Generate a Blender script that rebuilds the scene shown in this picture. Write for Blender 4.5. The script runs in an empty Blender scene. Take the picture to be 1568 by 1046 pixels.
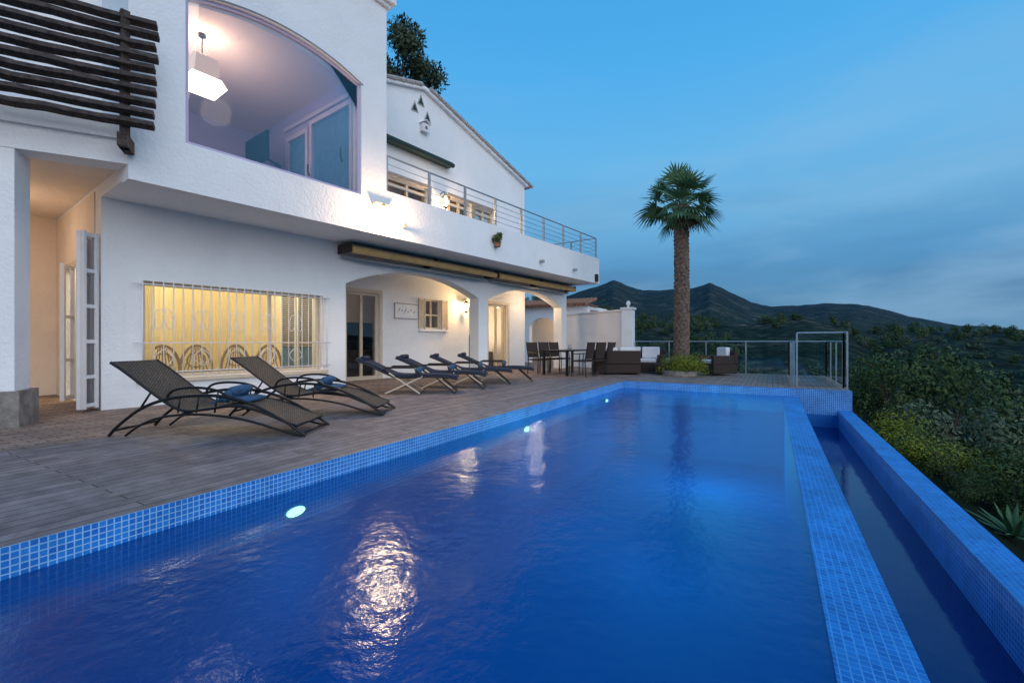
import bpy, bmesh, math, random, bisect
from mathutils import Vector, Matrix, noise
from mathutils.geometry import tessellate_polygon
R_ = math.radians
random.seed(7)
scene = bpy.context.scene
scene.view_settings.view_transform = 'Standard'
scene.view_settings.look = 'None'
scene.view_settings.exposure = 0

# ------------------------------------------------------------------ materials
def newmat(name):
    m = bpy.data.materials.new(name); m.use_nodes = True
    nt = m.node_tree
    for n in list(nt.nodes): nt.nodes.remove(n)
    out = nt.nodes.new('ShaderNodeOutputMaterial')
    return m, nt, out
def N(nt, t, **kw):
    n = nt.nodes.new(t)
    for k, v in kw.items():
        if k in n.inputs: n.inputs[k].default_value = v
        else: setattr(n, k, v)
    return n
def L(nt, a, b): nt.links.new(a, b)
def c4(c): return (c[0], c[1], c[2], 1)

def plain(name, col, rough=0.6, metal=0.0, var=0.15, nscale=8.0, bump=0.0, bscale=60.0, coords='Object', spec=0.5):
    m, nt, out = newmat(name)
    b = N(nt, 'ShaderNodeBsdfPrincipled', Roughness=rough, Metallic=metal)
    b.inputs['Specular IOR Level'].default_value = spec
    tc = N(nt, 'ShaderNodeTexCoord')
    no = N(nt, 'ShaderNodeTexNoise', Scale=nscale, Detail=6.0, Roughness=0.6)
    L(nt, tc.outputs[coords], no.inputs['Vector'])
    r = N(nt, 'ShaderNodeValToRGB')
    r.color_ramp.elements[0].position = 0.3; r.color_ramp.elements[1].position = 0.7
    r.color_ramp.elements[0].color = c4([x*(1-var) for x in col])
    r.color_ramp.elements[1].color = c4([min(1, x*(1+var)) for x in col])
    L(nt, no.outputs['Fac'], r.inputs['Fac']); L(nt, r.outputs['Color'], b.inputs['Base Color'])
    if bump:
        n2 = N(nt, 'ShaderNodeTexNoise', Scale=bscale, Detail=5.0)
        L(nt, tc.outputs[coords], n2.inputs['Vector'])
        bp = N(nt, 'ShaderNodeBump', Strength=bump, Distance=0.02)
        L(nt, n2.outputs['Fac'], bp.inputs['Height']); L(nt, bp.outputs['Normal'], b.inputs['Normal'])
    L(nt, b.outputs['BSDF'], out.inputs['Surface'])
    return m
def emit(name, col, s):
    m, nt, out = newmat(name)
    e = N(nt, 'ShaderNodeEmission', Strength=s); e.inputs['Color'].default_value = c4(col)
    L(nt, e.outputs[0], out.inputs['Surface']); return m
def swiz(nt, ax):
    tc = N(nt, 'ShaderNodeTexCoord'); s = N(nt, 'ShaderNodeSeparateXYZ'); c = N(nt, 'ShaderNodeCombineXYZ')
    L(nt, tc.outputs['Object'], s.inputs[0])
    L(nt, s.outputs[ax[0]], c.inputs[0]); L(nt, s.outputs[ax[1]], c.inputs[1])
    return c.outputs[0], tc
def bricks(name, ax, w, h, mortar, c1, c2, cm, rough=0.5, off=0.5, bump=0.4, spec=0.5, nv=0.25, nsc=3.0):
    m, nt, out = newmat(name)
    v, tc = swiz(nt, ax)
    br = N(nt, 'ShaderNodeTexBrick'); br.offset = off
    br.inputs['Scale'].default_value = 1; br.inputs['Brick Width'].default_value = w; br.inputs['Row Height'].default_value = h
    br.inputs['Mortar Size'].default_value = mortar; br.inputs['Mortar Smooth'].default_value = 0.2
    br.inputs['Color1'].default_value = c4(c1); br.inputs['Color2'].default_value = c4(c2); br.inputs['Mortar'].default_value = c4(cm)
    L(nt, v, br.inputs['Vector'])
    no = N(nt, 'ShaderNodeTexNoise', Scale=nsc, Detail=8.0, Roughness=0.65); L(nt, tc.outputs['Object'], no.inputs['Vector'])
    mr = N(nt, 'ShaderNodeMapRange'); mr.inputs['From Min'].default_value = .3; mr.inputs['From Max'].default_value = .7
    mr.inputs['To Min'].default_value = 1-nv; mr.inputs['To Max'].default_value = 1+nv
    L(nt, no.outputs['Fac'], mr.inputs['Value'])
    mx = N(nt, 'ShaderNodeVectorMath', operation='SCALE'); L(nt, br.outputs['Color'], mx.inputs[0]); L(nt, mr.outputs[0], mx.inputs['Scale'])
    b = N(nt, 'ShaderNodeBsdfPrincipled', Roughness=rough); b.inputs['Specular IOR Level'].default_value = spec
    L(nt, mx.outputs[0], b.inputs['Base Color'])
    inv = N(nt, 'ShaderNodeMath', operation='SUBTRACT'); inv.inputs[0].default_value = 1; L(nt, br.outputs['Fac'], inv.inputs[1])
    bp = N(nt, 'ShaderNodeBump', Strength=bump, Distance=0.01); L(nt, inv.outputs[0], bp.inputs['Height']); L(nt, bp.outputs['Normal'], b.inputs['Normal'])
    L(nt, b.outputs['BSDF'], out.inputs['Surface'])
    return m
def glassmat(name, tint=(0.9, 0.95, 1), ior=1.5, rough=0.0, boost=0.0):
    m, nt, out = newmat(name)
    t = N(nt, 'ShaderNodeBsdfTransparent'); t.inputs['Color'].default_value = c4(tint)
    g = N(nt, 'ShaderNodeBsdfGlossy', Roughness=rough)
    f = N(nt, 'ShaderNodeFresnel', IOR=ior)
    a = N(nt, 'ShaderNodeMath', operation='ADD'); a.use_clamp = True; a.inputs[1].default_value = boost
    L(nt, f.outputs[0], a.inputs[0])
    mx = N(nt, 'ShaderNodeMixShader'); L(nt, a.outputs[0], mx.inputs[0]); L(nt, t.outputs[0], mx.inputs[1]); L(nt, g.outputs[0], mx.inputs[2])
    L(nt, mx.outputs[0], out.inputs['Surface']); return m

M = {}
M['stucco'] = plain('white_stucco', (0.80, 0.815, 0.835), 0.85, var=0.05, nscale=1.2, bump=0.6, bscale=24)
M['peach'] = plain('peach_plaster', (0.80, 0.69, 0.58), 0.85, var=0.05, nscale=2, bump=0.7, bscale=14)
M['lav'] = plain('lavender_paint', (0.36, 0.31, 0.54), 0.8, var=0.03, nscale=1)
M['ceil'] = plain('ceiling_paint', (0.72, 0.57, 0.58), 0.8, var=0.03, nscale=1)
M['lavtrim'] = plain('lavender_trim', (0.50, 0.44, 0.62), 0.5, var=0.03)
M['cream'] = plain('cream_paint', (0.80, 0.71, 0.47), 0.8, var=0.05, nscale=2)
M['white'] = plain('white_paint', (0.75, 0.76, 0.78), 0.4, var=0.04)
M['creamframe'] = plain('cream_frame', (0.62, 0.52, 0.40), 0.5, var=0.06)
M['black'] = plain('black_metal', (0.012, 0.011, 0.012), 0.38, metal=0.3, var=0.2, nscale=20)
M['steel'] = plain('brushed_steel', (0.42, 0.43, 0.45), 0.4, metal=0.7, var=0.1)
M['wicker'] = bricks('woven_sling', (0, 1), 0.024, 0.024, 0.005, (0.18, 0.15, 0.11), (0.085, 0.07, 0.055), (0.015, 0.012, 0.01), 0.7, bump=0.8)
M['navy'] = plain('navy_fabric', (0.012, 0.022, 0.05), 0.9, var=0.25, nscale=12, bump=0.3, bscale=90)
M['towel'] = plain('blue_towel', (0.04, 0.11, 0.21), 0.95, var=0.45, nscale=25, bump=0.6, bscale=120)
M['rattan'] = plain('brown_rattan', (0.035, 0.02, 0.016), 0.7, var=0.4, nscale=60, bump=0.6, bscale=150)
M['cushion'] = plain('white_cushion', (0.7, 0.72, 0.75), 0.9, var=0.06)
M['oldwood'] = plain('weathered_slat_wood', (0.050, 0.036, 0.032), 0.85, var=0.8, nscale=14, bump=0.7, bscale=40)
M['beigewood'] = plain('beige_timber', (0.35, 0.26, 0.18), 0.7, var=0.2)
M['awn'] = plain('yellow_awning_fabric', (0.70, 0.46, 0.19), 0.8, var=0.15, nscale=5)
M['awncas'] = plain('grey_awning_cassette', (0.26, 0.28, 0.31), 0.5, var=0.15)
M['green'] = plain('green_awning', (0.01, 0.035, 0.03), 0.6, var=0.2)
M['terracotta'] = plain('terracotta', (0.28, 0.13, 0.07), 0.85, var=0.3, nscale=9, bump=0.4)
M['coping'] = plain('grey_stone_coping', (0.36, 0.35, 0.35), 0.8, var=0.25, nscale=7, bump=0.4)
M['stone'] = plain('rough_stone', (0.22, 0.20, 0.18), 0.9, var=0.5, nscale=6, bump=1.0, bscale=15)
M['tv'] = plain('dark_screen', (0.010, 0.013, 0.03), 0.6, spec=.1)
M['pane'] = plain('dusk_pane', (.08, .20, .38), .1)
M['bluefab'] = plain('blue_upholstery', (.06, .17, .32), .9)
M['glass'] = glassmat('window_glass', (0.9, 0.93, 1), boost=0.05)
M['fence'] = glassmat('fence_glass', (0.84, 0.95, 0.95), boost=0.05)
M['warm'] = emit('warm_bulb', (1, 0.72, 0.38), 30)
M['warmhot'] = emit('warm_floodlight', (1, 0.66, 0.42), 170)
M['shade'] = emit('lit_lamp_shade', (1, 0.66, 0.48), 0.75)
M['shadehot'] = emit('lit_lamp_diffuser', (1, 0.84, 0.55), 5)
M['poollight'] = emit('pool_light_lens', (1.0, 0.78, 0.56), 9)
t1, t2, tm = (0.008, 0.13, 0.46), (0.018, 0.21, 0.60), (0.28, 0.48, 0.70)
M['tx'] = bricks('mosaic_tiles_x', (1, 2), 0.034, 0.034, 0.0032, t1, t2, tm, 0.35, off=0, bump=0.3)
M['ty'] = bricks('mosaic_tiles_y', (0, 2), 0.034, 0.034, 0.0032, t1, t2, tm, 0.35, off=0, bump=0.3)
M['tz'] = bricks('mosaic_tiles_z', (0, 1), 0.034, 0.034, 0.0028, (0.005, 0.125, 0.43), (0.012, 0.20, 0.58), (0.06, 0.28, 0.60), 0.55, off=0, bump=0.3, spec=.25)
M['basin'] = plain('deep_blue_basin_mosaic', (0.002, 0.125, 0.40), 0.7, var=0.06, nscale=0.7)
M['deck'] = bricks('timber_deck', (1, 0), 2.6, 0.115, 0.005, (0.225, 0.195, 0.195), (0.14, 0.12, 0.125), (0.02, 0.016, 0.018), 0.6, bump=0.9, nv=0.45, nsc=5)
M['paver'] = bricks('clay_pavers', (1, 0), 0.22, 0.11, 0.007, (0.29, 0.21, 0.165), (0.18, 0.13, 0.11), (0.07, 0.055, 0.05), 0.75, bump=0.8, nv=0.3, nsc=2)
M['soil'] = plain('interior_floor_tiles', (0.22, 0.17, 0.13), 0.5, var=0.1)

def water(name, tint, body, bodyfac, bs=1.6, strength=0.05, rough=.12, fine=.16):
    m, nt, out = newmat(name)
    tc = N(nt, 'ShaderNodeTexCoord')
    n1 = N(nt, 'ShaderNodeTexNoise', Scale=bs, Detail=3.0, Roughness=0.5)
    n2 = N(nt, 'ShaderNodeTexNoise', Scale=bs*7, Detail=4.0, Roughness=0.6)
    L(nt, tc.outputs['Object'], n1.inputs['Vector']); L(nt, tc.outputs['Object'], n2.inputs['Vector'])
    ad = N(nt, 'ShaderNodeMath', operation='MULTIPLY_ADD'); ad.inputs[1].default_value = fine
    L(nt, n2.outputs['Fac'], ad.inputs[0]); L(nt, n1.outputs['Fac'], ad.inputs[2])
    bp = N(nt, 'ShaderNodeBump', Strength=strength, Distance=0.25); L(nt, ad.outputs[0], bp.inputs['Height'])
    t = N(nt, 'ShaderNodeBsdfTransparent'); t.inputs['Color'].default_value = c4(tint)
    d = N(nt, 'ShaderNodeBsdfDiffuse'); d.inputs['Color'].default_value = c4(body)
    m0 = N(nt, 'ShaderNodeMixShader'); m0.inputs[0].default_value = bodyfac
    L(nt, t.outputs[0], m0.inputs[1]); L(nt, d.outputs[0], m0.inputs[2])
    g = N(nt, 'ShaderNodeBsdfGlossy', Roughness=rough); g.inputs['Color'].default_value = (0.75, 0.88, 1, 1)
    L(nt, bp.outputs[0], g.inputs['Normal'])
    f = N(nt, 'ShaderNodeFresnel', IOR=1.30); L(nt, bp.outputs[0], f.inputs['Normal'])
    mx = N(nt, 'ShaderNodeMixShader'); L(nt, f.outputs[0], mx.inputs[0]); L(nt, m0.outputs[0], mx.inputs[1]); L(nt, g.outputs[0], mx.inputs[2])
    L(nt, mx.outputs[0], out.inputs['Surface']); return m
M['water'] = water('pool_water', (0.16, 0.68, 0.92), (0.0, 0.085, 0.33), 0.48, bs=1.7, strength=.08, rough=.13, fine=.30)
M['water2'] = water('trough_water', (0.25, 0.5, 0.85), (0.002, 0.04, 0.20), 0.6, 2.0, 0.03, .05)

def foliage(name, ca, cb):
    m, nt, out = newmat(name)
    g = N(nt, 'ShaderNodeNewGeometry'); oi = N(nt, 'ShaderNodeObjectInfo')
    r = N(nt, 'ShaderNodeValToRGB'); r.color_ramp.elements[0].color = c4(ca); r.color_ramp.elements[1].color = c4(cb)
    a = N(nt, 'ShaderNodeMath', operation='MULTIPLY_ADD'); a.inputs[1].default_value = 0.4
    L(nt, g.outputs['Random Per Island'], a.inputs[0])
    h = N(nt, 'ShaderNodeMath', operation='MULTIPLY'); h.inputs[1].default_value = 0.6; L(nt, oi.outputs['Random'], h.inputs[0]); L(nt, h.outputs[0], a.inputs[2])
    L(nt, a.outputs[0], r.inputs['Fac'])
    b = N(nt, 'ShaderNodeBsdfPrincipled', Roughness=0.65); b.inputs['Specular IOR Level'].default_value = 0.2
    L(nt, r.outputs['Color'], b.inputs['Base Color']); L(nt, b.outputs[0], out.inputs['Surface']); return m
M['leaf'] = foliage('dark_green_leaves', (0.014, 0.035, 0.010), (0.08, 0.125, 0.038))
M['olive'] = foliage('olive_leaves', (0.03, 0.055, 0.03), (0.13, 0.16, 0.095))
M['yellow'] = foliage('yellow_green_leaves', (0.05, 0.09, 0.012), (0.27, 0.29, 0.03))
M['palm'] = foliage('palm_frond', (0.03, 0.08, 0.045), (0.11, 0.22, 0.11))
M['palmdead'] = foliage('dry_palm_frond', (0.10, 0.08, 0.05), (0.18, 0.15, 0.09))
M['agave'] = foliage('agave_leaf', (0.04, 0.10, 0.05), (0.08, 0.17, 0.08))
M['bark'] = plain('bark', (0.09, 0.065, 0.05), 0.9, var=0.5, nscale=12, bump=1.0, bscale=30)

# ------------------------------------------------------------------ mesh builder
class MB:
    def __init__(s): s.v = []; s.f = []; s.m = []; s.mats = []
    def mi(s, mat):
        if mat not in s.mats: s.mats.append(mat)
        return s.mats.index(mat)
    def add(s, vs, fs, mat):
        o = len(s.v); k = s.mi(mat)
        s.v += [tuple(p) for p in vs]
        for f in fs: s.f.append([i+o for i in f]); s.m.append(k)
    def box(s, a, b, mat):
        x0, y0, z0 = [min(a[i], b[i]) for i in range(3)]; x1, y1, z1 = [max(a[i], b[i]) for i in range(3)]
        s.add([(x0,y0,z0),(x1,y0,z0),(x1,y1,z0),(x0,y1,z0),(x0,y0,z1),(x1,y0,z1),(x1,y1,z1),(x0,y1,z1)],
              [(0,3,2,1),(4,5,6,7),(0,1,5,4),(1,2,6,5),(2,3,7,6),(3,0,4,7)], mat)
    def beam(s, p, q, w, h, mat, up=(0,0,1)):
        p = Vector(p); q = Vector(q); d = (q-p).normalized(); u = Vector(up)
        sd = d.cross(u)
        if sd.length < 1e-4: sd = d.cross(Vector((1,0,0)))
        sd.normalize(); u = sd.cross(d)
        vs = []
        for c in (p, q):
            for a, b in ((-1,-1),(1,-1),(1,1),(-1,1)): vs.append(c+sd*a*w/2+u*b*h/2)
        s.add(vs, [(0,1,2,3),(7,6,5,4),(0,4,5,1),(1,5,6,2),(2,6,7,3),(3,7,4,0)], mat)
    def tube(s, pts, r, mat, n=8, closed=False):
        pts = [Vector(p) for p in pts]; rs = r if isinstance(r, (list, tuple)) else [r]*len(pts)
        vs = []; prev = None
        for i, p in enumerate(pts):
            a = pts[max(0, i-1)]; b = pts[min(len(pts)-1, i+1)]; t = (b-a)
            if t.length < 1e-6: t = Vector((0,0,1))
            t.normalize()
            if prev is None:
                x = t.cross(Vector((0,0,1)))
                if x.length < 1e-3: x = t.cross(Vector((1,0,0)))
            else: x = prev - t*prev.dot(t)
            x.normalize(); y = t.cross(x); prev = x
            for k in range(n):
                an = 2*math.pi*k/n; vs.append(p+(x*math.cos(an)+y*math.sin(an))*rs[i])
        fs = []
        for i in range(len(pts)-1):
            for k in range(n): fs.append((i*n+k, i*n+(k+1)%n, (i+1)*n+(k+1)%n, (i+1)*n+k))
        fs.append(tuple(range(n))[::-1]); fs.append(tuple((len(pts)-1)*n+k for k in range(n)))
        s.add(vs, fs, mat)
    def panel(s, outer, holes, fn, th, mat):
        loops = [[Vector((a, b, 0)) for a, b in lp] for lp in [outer]+holes]
        tri = tessellate_polygon(loops); flat = [p for lp in loops for p in lp]; n = len(flat)
        vs = [fn(p.x, p.y, 0) for p in flat]+[fn(p.x, p.y, th) for p in flat]
        fs = [tuple(t) for t in tri]+[tuple(i+n for i in reversed(t)) for t in tri]
        o = 0
        for lp in loops:
            k = len(lp)
            for i in range(k): fs.append((o+i, o+(i+1)%k, o+(i+1)%k+n, o+i+n))
            o += k
        s.add(vs, fs, mat)
    def obj(s, name, parent=None, smooth=False, bevel=0, loc=None):
        me = bpy.data.meshes.new(name); me.from_pydata(s.v, [], s.f)
        for m in s.mats: me.materials.append(m)
        me.polygons.foreach_set('material_index', s.m)
        bm = bmesh.new(); bm.from_mesh(me); bmesh.ops.recalc_face_normals(bm, faces=bm.faces); bm.to_mesh(me); bm.free()
        if smooth: me.polygons.foreach_set('use_smooth', [True]*len(me.polygons))
        me.update()
        o = bpy.data.objects.new(name, me); scene.collection.objects.link(o)
        if parent: o.parent = parent
        if loc: o.location = loc
        if bevel:
            b = o.modifiers.new('bevel', 'BEVEL'); b.width = bevel; b.segments = 2; b.limit_method = 'ANGLE'
        return o
def smoothpts(pts, it=3):
    pts = [Vector(p) for p in pts]
    for _ in range(it):
        q = [pts[0]]
        for i in range(len(pts)-1):
            q.append(pts[i].lerp(pts[i+1], .25)); q.append(pts[i].lerp(pts[i+1], .75))
        q.append(pts[-1]); pts = q
    return pts
def empty(name, loc=(0,0,0), rz=0):
    e = bpy.data.objects.new(name, None); scene.collection.objects.link(e); e.location = loc; e.rotation_euler = (0,0,rz); return e
def light(name, typ, loc, energy, col, parent=None, size=0.1, rot=None, spot=None):
    l = bpy.data.lights.new(name, typ); l.energy = energy; l.color = col
    if typ == 'AREA': l.size = size
    else: l.shadow_soft_size = size
    if spot: l.spot_size = spot; l.spot_blend = 0.6
    o = bpy.data.objects.new(name, l); scene.collection.objects.link(o); o.location = loc
    if rot: o.rotation_euler = rot
    if parent: o.parent = parent
    return o

# ------------------------------------------------------------------ camera, world, sun
cam = bpy.data.cameras.new('camera'); cam.lens = 16.0; cam.sensor_width = 36; cam.clip_end = 30000; cam.clip_start = 0.05
co = bpy.data.objects.new('camera', cam); scene.collection.objects.link(co)
co.location = (0, 0, 1.0); co.rotation_euler = (R_(90), 0, R_(29.8)); scene.camera = co

w = bpy.data.worlds.new('World'); scene.world = w; w.use_nodes = True
nt = w.node_tree
for n in list(nt.nodes): nt.nodes.remove(n)
out = N(nt, 'ShaderNodeOutputWorld'); bg = N(nt, 'ShaderNodeBackground', Strength=1.0)
tc = N(nt, 'ShaderNodeTexCoord'); sp = N(nt, 'ShaderNodeSeparateXYZ'); L(nt, tc.outputs['Generated'], sp.inputs[0])
rp = N(nt, 'ShaderNodeValToRGB'); els = rp.color_ramp.elements
stops = [(0.0, (.13,.31,.50)), (.07, (.08,.25,.45)), (.15, (.08,.29,.56)), (.25, (.14,.42,.72)), (.36, (.125,.45,.80)), (.5, (.075,.41,.83)), (.7, (.045,.33,.75)), (1.0, (.035,.26,.65))]
els[0].position = 0; els[0].color = c4(stops[0][1]); els[1].position = 1; els[1].color = c4(stops[-1][1])
for p, c in stops[1:-1]:
    e = els.new(p); e.color = c4(c)
L(nt, sp.outputs[2], rp.inputs['Fac'])
def clouds(scale, rot, zs, lo_, hi_, e0, e1, amt, col, src):
    mp = N(nt, 'ShaderNodeMapping'); mp.inputs['Scale'].default_value = (1.0, 1.0, zs); mp.inputs['Rotation'].default_value = rot
    L(nt, tc.outputs['Generated'], mp.inputs['Vector'])
    cn = N(nt, 'ShaderNodeTexNoise', Scale=scale, Detail=6.0, Roughness=0.5, Distortion=0.3); L(nt, mp.outputs[0], cn.inputs['Vector'])
    cr = N(nt, 'ShaderNodeMapRange'); cr.interpolation_type = 'SMOOTHSTEP'; cr.inputs['From Min'].default_value = lo_; cr.inputs['From Max'].default_value = hi_; L(nt, cn.outputs['Fac'], cr.inputs['Value'])
    lo = N(nt, 'ShaderNodeMapRange'); lo.inputs['From Min'].default_value = e0; lo.inputs['From Max'].default_value = e1; L(nt, sp.outputs[2], lo.inputs['Value'])
    mf = N(nt, 'ShaderNodeMath', operation='MULTIPLY'); L(nt, cr.outputs[0], mf.inputs[0]); L(nt, lo.outputs[0], mf.inputs[1])
    mf2 = N(nt, 'ShaderNodeMath', operation='MULTIPLY'); mf2.inputs[1].default_value = amt; L(nt, mf.outputs[0], mf2.inputs[0])
    mxc = N(nt, 'ShaderNodeMix', data_type='RGBA'); L(nt, mf2.outputs[0], mxc.inputs[0]); L(nt, src, mxc.inputs[6]); mxc.inputs[7].default_value = c4(col)
    return mxc.outputs[2]
s1 = clouds(1.9, (.10, .12, 0), 5.0, .40, .68, .34, .08, .66, (.055, .18, .37), rp.outputs['Color'])
s2 = clouds(2.3, (.16, -.10, .5), 4.0, .42, .70, .55, .20, .50, (.28, .50, .74), s1)
sky = N(nt, 'ShaderNodeTexSky'); sky.sky_type = 'NISHITA'; sky.sun_disc = False; sky.sun_elevation = R_(3); sky.sun_rotation = R_(125)
sc = N(nt, 'ShaderNodeVectorMath', operation='SCALE'); sc.inputs['Scale'].default_value = 0.012; L(nt, sky.outputs[0], sc.inputs[0])
ad = N(nt, 'ShaderNodeVectorMath', operation='ADD'); L(nt, s2, ad.inputs[0]); L(nt, sc.outputs[0], ad.inputs[1])
L(nt, ad.outputs[0], bg.inputs['Color']); L(nt, bg.outputs[0], out.inputs['Surface'])
sun = bpy.data.lights.new('sun', 'SUN'); sun.energy = 2.0; sun.angle = R_(75); sun.color = (1, 0.90, 0.81)
so = bpy.data.objects.new('sun', sun); scene.collection.objects.link(so)
so.rotation_euler = Vector((-0.75, 0.45, -0.40)).to_track_quat('-Z', 'Y').to_euler()

# ------------------------------------------------------------------ pool and terrace
PX0, WX0, WX1, TX1, TX2, PY1, PY0 = -3.25, 0.19, 0.47, 1.15, 1.38, 11.25, -3.0
WZ = -0.16
pool = empty('swimming_pool')
b = MB()
b.add([(PX0,PY0,0),(PX0,PY1,0),(PX0,PY1,-0.42),(PX0,PY0,-0.42)], [(0,1,2,3)], M['tx'])
b.add([(PX0,PY0,-0.42),(PX0,PY1,-0.42),(PX0,PY1,-1.7),(PX0,PY0,-1.7)], [(0,1,2,3)], M['basin'])
b.add([(PX0,PY1,0),(TX2,PY1,0),(TX2,PY1,-0.5),(PX0,PY1,-0.5)], [(0,1,2,3)], M['ty'])
b.add([(PX0,PY1,-0.5),(TX2,PY1,-0.5),(TX2,PY1,-1.8),(PX0,PY1,-1.8)], [(0,1,2,3)], M['basin'])
b.add([(PX0,PY0,0),(TX2,PY0,0),(TX2,PY0,-1.7),(PX0,PY0,-1.7)], [(0,1,2,3)], M['basin'])
b.add([(PX0,PY0,-1.7),(WX0,PY0,-1.7),(WX0,PY1,-1.7),(PX0,PY1,-1.7)], [(0,1,2,3)], M['basin'])
b.add([(PX0,PY1,.004),(TX2,PY1,.004),(TX2,PY1+.16,.004),(PX0,PY1+.16,.004)], [(0,1,2,3)], M['tz'])
b.obj('basin', pool)
b = MB()
b.add([(WX0,PY0,WZ+.006),(WX1,PY0,WZ-.01),(WX1,PY1,WZ-.01),(WX0,PY1,WZ+.006)], [(0,1,2,3)], M['tz'])
b.add([(WX1,PY0,WZ-.01),(WX1,PY0,-1.8),(WX1,PY1,-1.8),(WX1,PY1,WZ-.01)], [(0,1,2,3)], M['tx'])
b.add([(WX0,PY0,WZ+.006),(WX0,PY0,-1.7),(WX0,PY1,-1.7),(WX0,PY1,WZ+.006)], [(0,1,2,3)], M['basin'])
b.obj('overflow_weir', pool)
b = MB()
b.add([(TX1,PY0,-.4),(TX2,PY0,-.4),(TX2,PY1-.003,-.4),(TX1,PY1-.003,-.4)], [(0,1,2,3)], M['tz'])
b.add([(TX1,PY0,-.4),(TX1,PY0,-1.8),(TX1,PY1-.003,-1.8),(TX1,PY1-.003,-.4)], [(0,1,2,3)], M['tx'])
b.add([(TX2,PY0,-.4),(TX2,PY0,-4),(TX2,PY1,-4),(TX2,PY1,-.4)], [(0,1,2,3)], M['stucco'])
b.add([(WX1,PY0,-1.6),(TX1,PY0,-1.6),(TX1,PY1,-1.6),(WX1,PY1,-1.6)], [(0,1,2,3)], M['basin'])
b.obj('catch_trough', pool)
b = MB(); b.add([(PX0,PY0,WZ),(WX0,PY0,WZ),(WX0,PY1,WZ),(PX0,PY1,WZ)], [(0,1,2,3)], M['water']); b.obj('pool_water', pool)
b = MB(); b.add([(WX1,PY0,-.75),(TX1,PY0,-.75),(TX1,PY1,-.75),(WX1,PY1,-.75)], [(0,1,2,3)], M['water2']); b.obj('trough_water', pool)
b = MB()
for y in (-1.6, 2.25, 6.1, 9.95):
    for ry, rz, x, mt in ((.105, .060, .010, M['steel']), (.08, .036, .016, M['poollight'])):
        vs = [(PX0+x, y+ry*math.cos(a*math.pi/10), -.33+rz*math.sin(a*math.pi/10)) for a in range(20)]
        b.add(vs, [tuple(range(20))], mt)
    light('pool_fill', 'POINT', (PX0+.5, y, -.8), 6, (0.5, 0.9, 1), pool, 0.15)
b.obj('underwater_lights', pool)
light('pool_fill', 'POINT', (-1.0, 9.0, -.7), 110, (0.22, 1.0, .95), pool, 0.5)  # added fill without a fixture, turns the far water turquoise
light('pool_fill', 'POINT', (-1.2, 5.5, -.7), 26, (0.22, 0.9, 1), pool, 0.5)  # added mid-pool fill, no fixture here

b = MB()
DX = -6.05
b.box((PX0-.001, -8, -.06), (DX, 11.2, 0), M['deck'])
b.obj('timber_deck')
b = MB()
b.box((DX, -8, -.2), (-22, 28, .001), M['paver'])
b.box((DX, 11.2, -.2), (-4.2, 28, .001), M['paver'])
b.box((-4.2, 11.2, -.2), (PX0-.001, 16.0, .001), M['paver'])
b.box((PX0-.001, PY1+.003, -.2), (1.38, 16.0, .001), M['paver'])
b.obj('terrace_paving')
b = MB(); b.box((-4.5, 15.8, -.21), (1.375, 16.0, -4), M['stucco']); b.box((1.18, 11.3, -.21), (1.375, 15.8, -4), M['stucco']); b.obj('retaining_wall')

# ------------------------------------------------------------------ house
TH = R_(90-7.3)
house = empty('white_villa', (-8.46, 2.77, 0), TH)
def P(u, v, z): return (u, -v, z)
def HB(b, u0, v0, z0, u1, v1, z1, mat): b.box(P(u0, v0, z0), P(u1, v1, z1), mat)
def front(v): return lambda a, z, t: P(a, v-t, z)
def arc(u0, u1, zs, zp, n=20):
    c = (u0+u1)/2; hw = (u1-u0)/2; rise = zp-zs; Rr = (hw*hw+rise*rise)/(2*rise); pts = []
    a0 = math.asin(hw/Rr)
    for i in range(n+1):
        a = -a0+2*a0*i/n; pts.append((c+Rr*math.sin(a), zp-Rr+Rr*math.cos(a)))
    return pts
UE = 13.3
A1 = (3.97, 8.28); A2 = (8.69, 12.95)
b = MB()
outer = [(0, -.05), (A1[0], -.05)]+arc(A1[0], A1[1], 2.25, 2.70)+[(A1[1], -.05), (A2[0], -.05)]+arc(A2[0], A2[1], 2.25, 2.70)+[(A2[1], -.05), (UE, -.05), (UE, 3.11), (0, 3.11)]
hole = [(.49, .42), (3.45, .42), (3.45, 1.94), (.49, 1.94)]
b.panel(outer, [hole], front(0), .35, M['stucco'])
b.obj('ground_floor_wall', house)
b = MB()
VB = -1.5
wd = [(4.95, 5.95, 0.02, 2.28), (7.56, 8.22, 1.38, 2.26), (9.50, 10.02, 0.02, 2.2), (10.5, 11.6, 0.02, 2.32)]
hs = [[(a, c), (bb, c), (bb, d), (a, d)] for a, bb, c, d in wd]
b.panel([(3.9, -.05), (12.7, -.05), (12.7, 3.11), (3.9, 3.11)], hs, front(VB), .3, M['stucco'])
HB(b, 3.62, -.35, -.05, 3.9, -5, 3.11, M['stucco'])
HB(b, 12.45, VB-.3, -.05, 12.695, -5, 3.11, M['stucco'])
b.obj('porch_back_wall', house)
b = MB()
HB(b, -.002, -5, -.05, 12.7, -5.25, 7, M['stucco'])
HB(b, 0, 1.1, 3.10, UE-.01, -5, 3.38, M['stucco'])
HB(b, 3.99, 1.36, 3.07, UE, 1.11, 3.97, M['stucco'])
HB(b, UE, 1.108, 3.07, UE-.25, -3.0, 3.965, M['stucco'])
b.obj('balcony_slab', house)
b = MB()
def ret(a, z, t): return P(t, a, z)
b.panel([(-.352, -.05), (-5, -.05), (-5, 3.11), (-.352, 3.11)], [[(-1.55, .02), (-2.6, .02), (-2.6, 2.25), (-1.55, 2.25)]], ret, .25, M['stucco'])
b.obj('entrance_return_wall', house)
b = MB()
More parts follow.
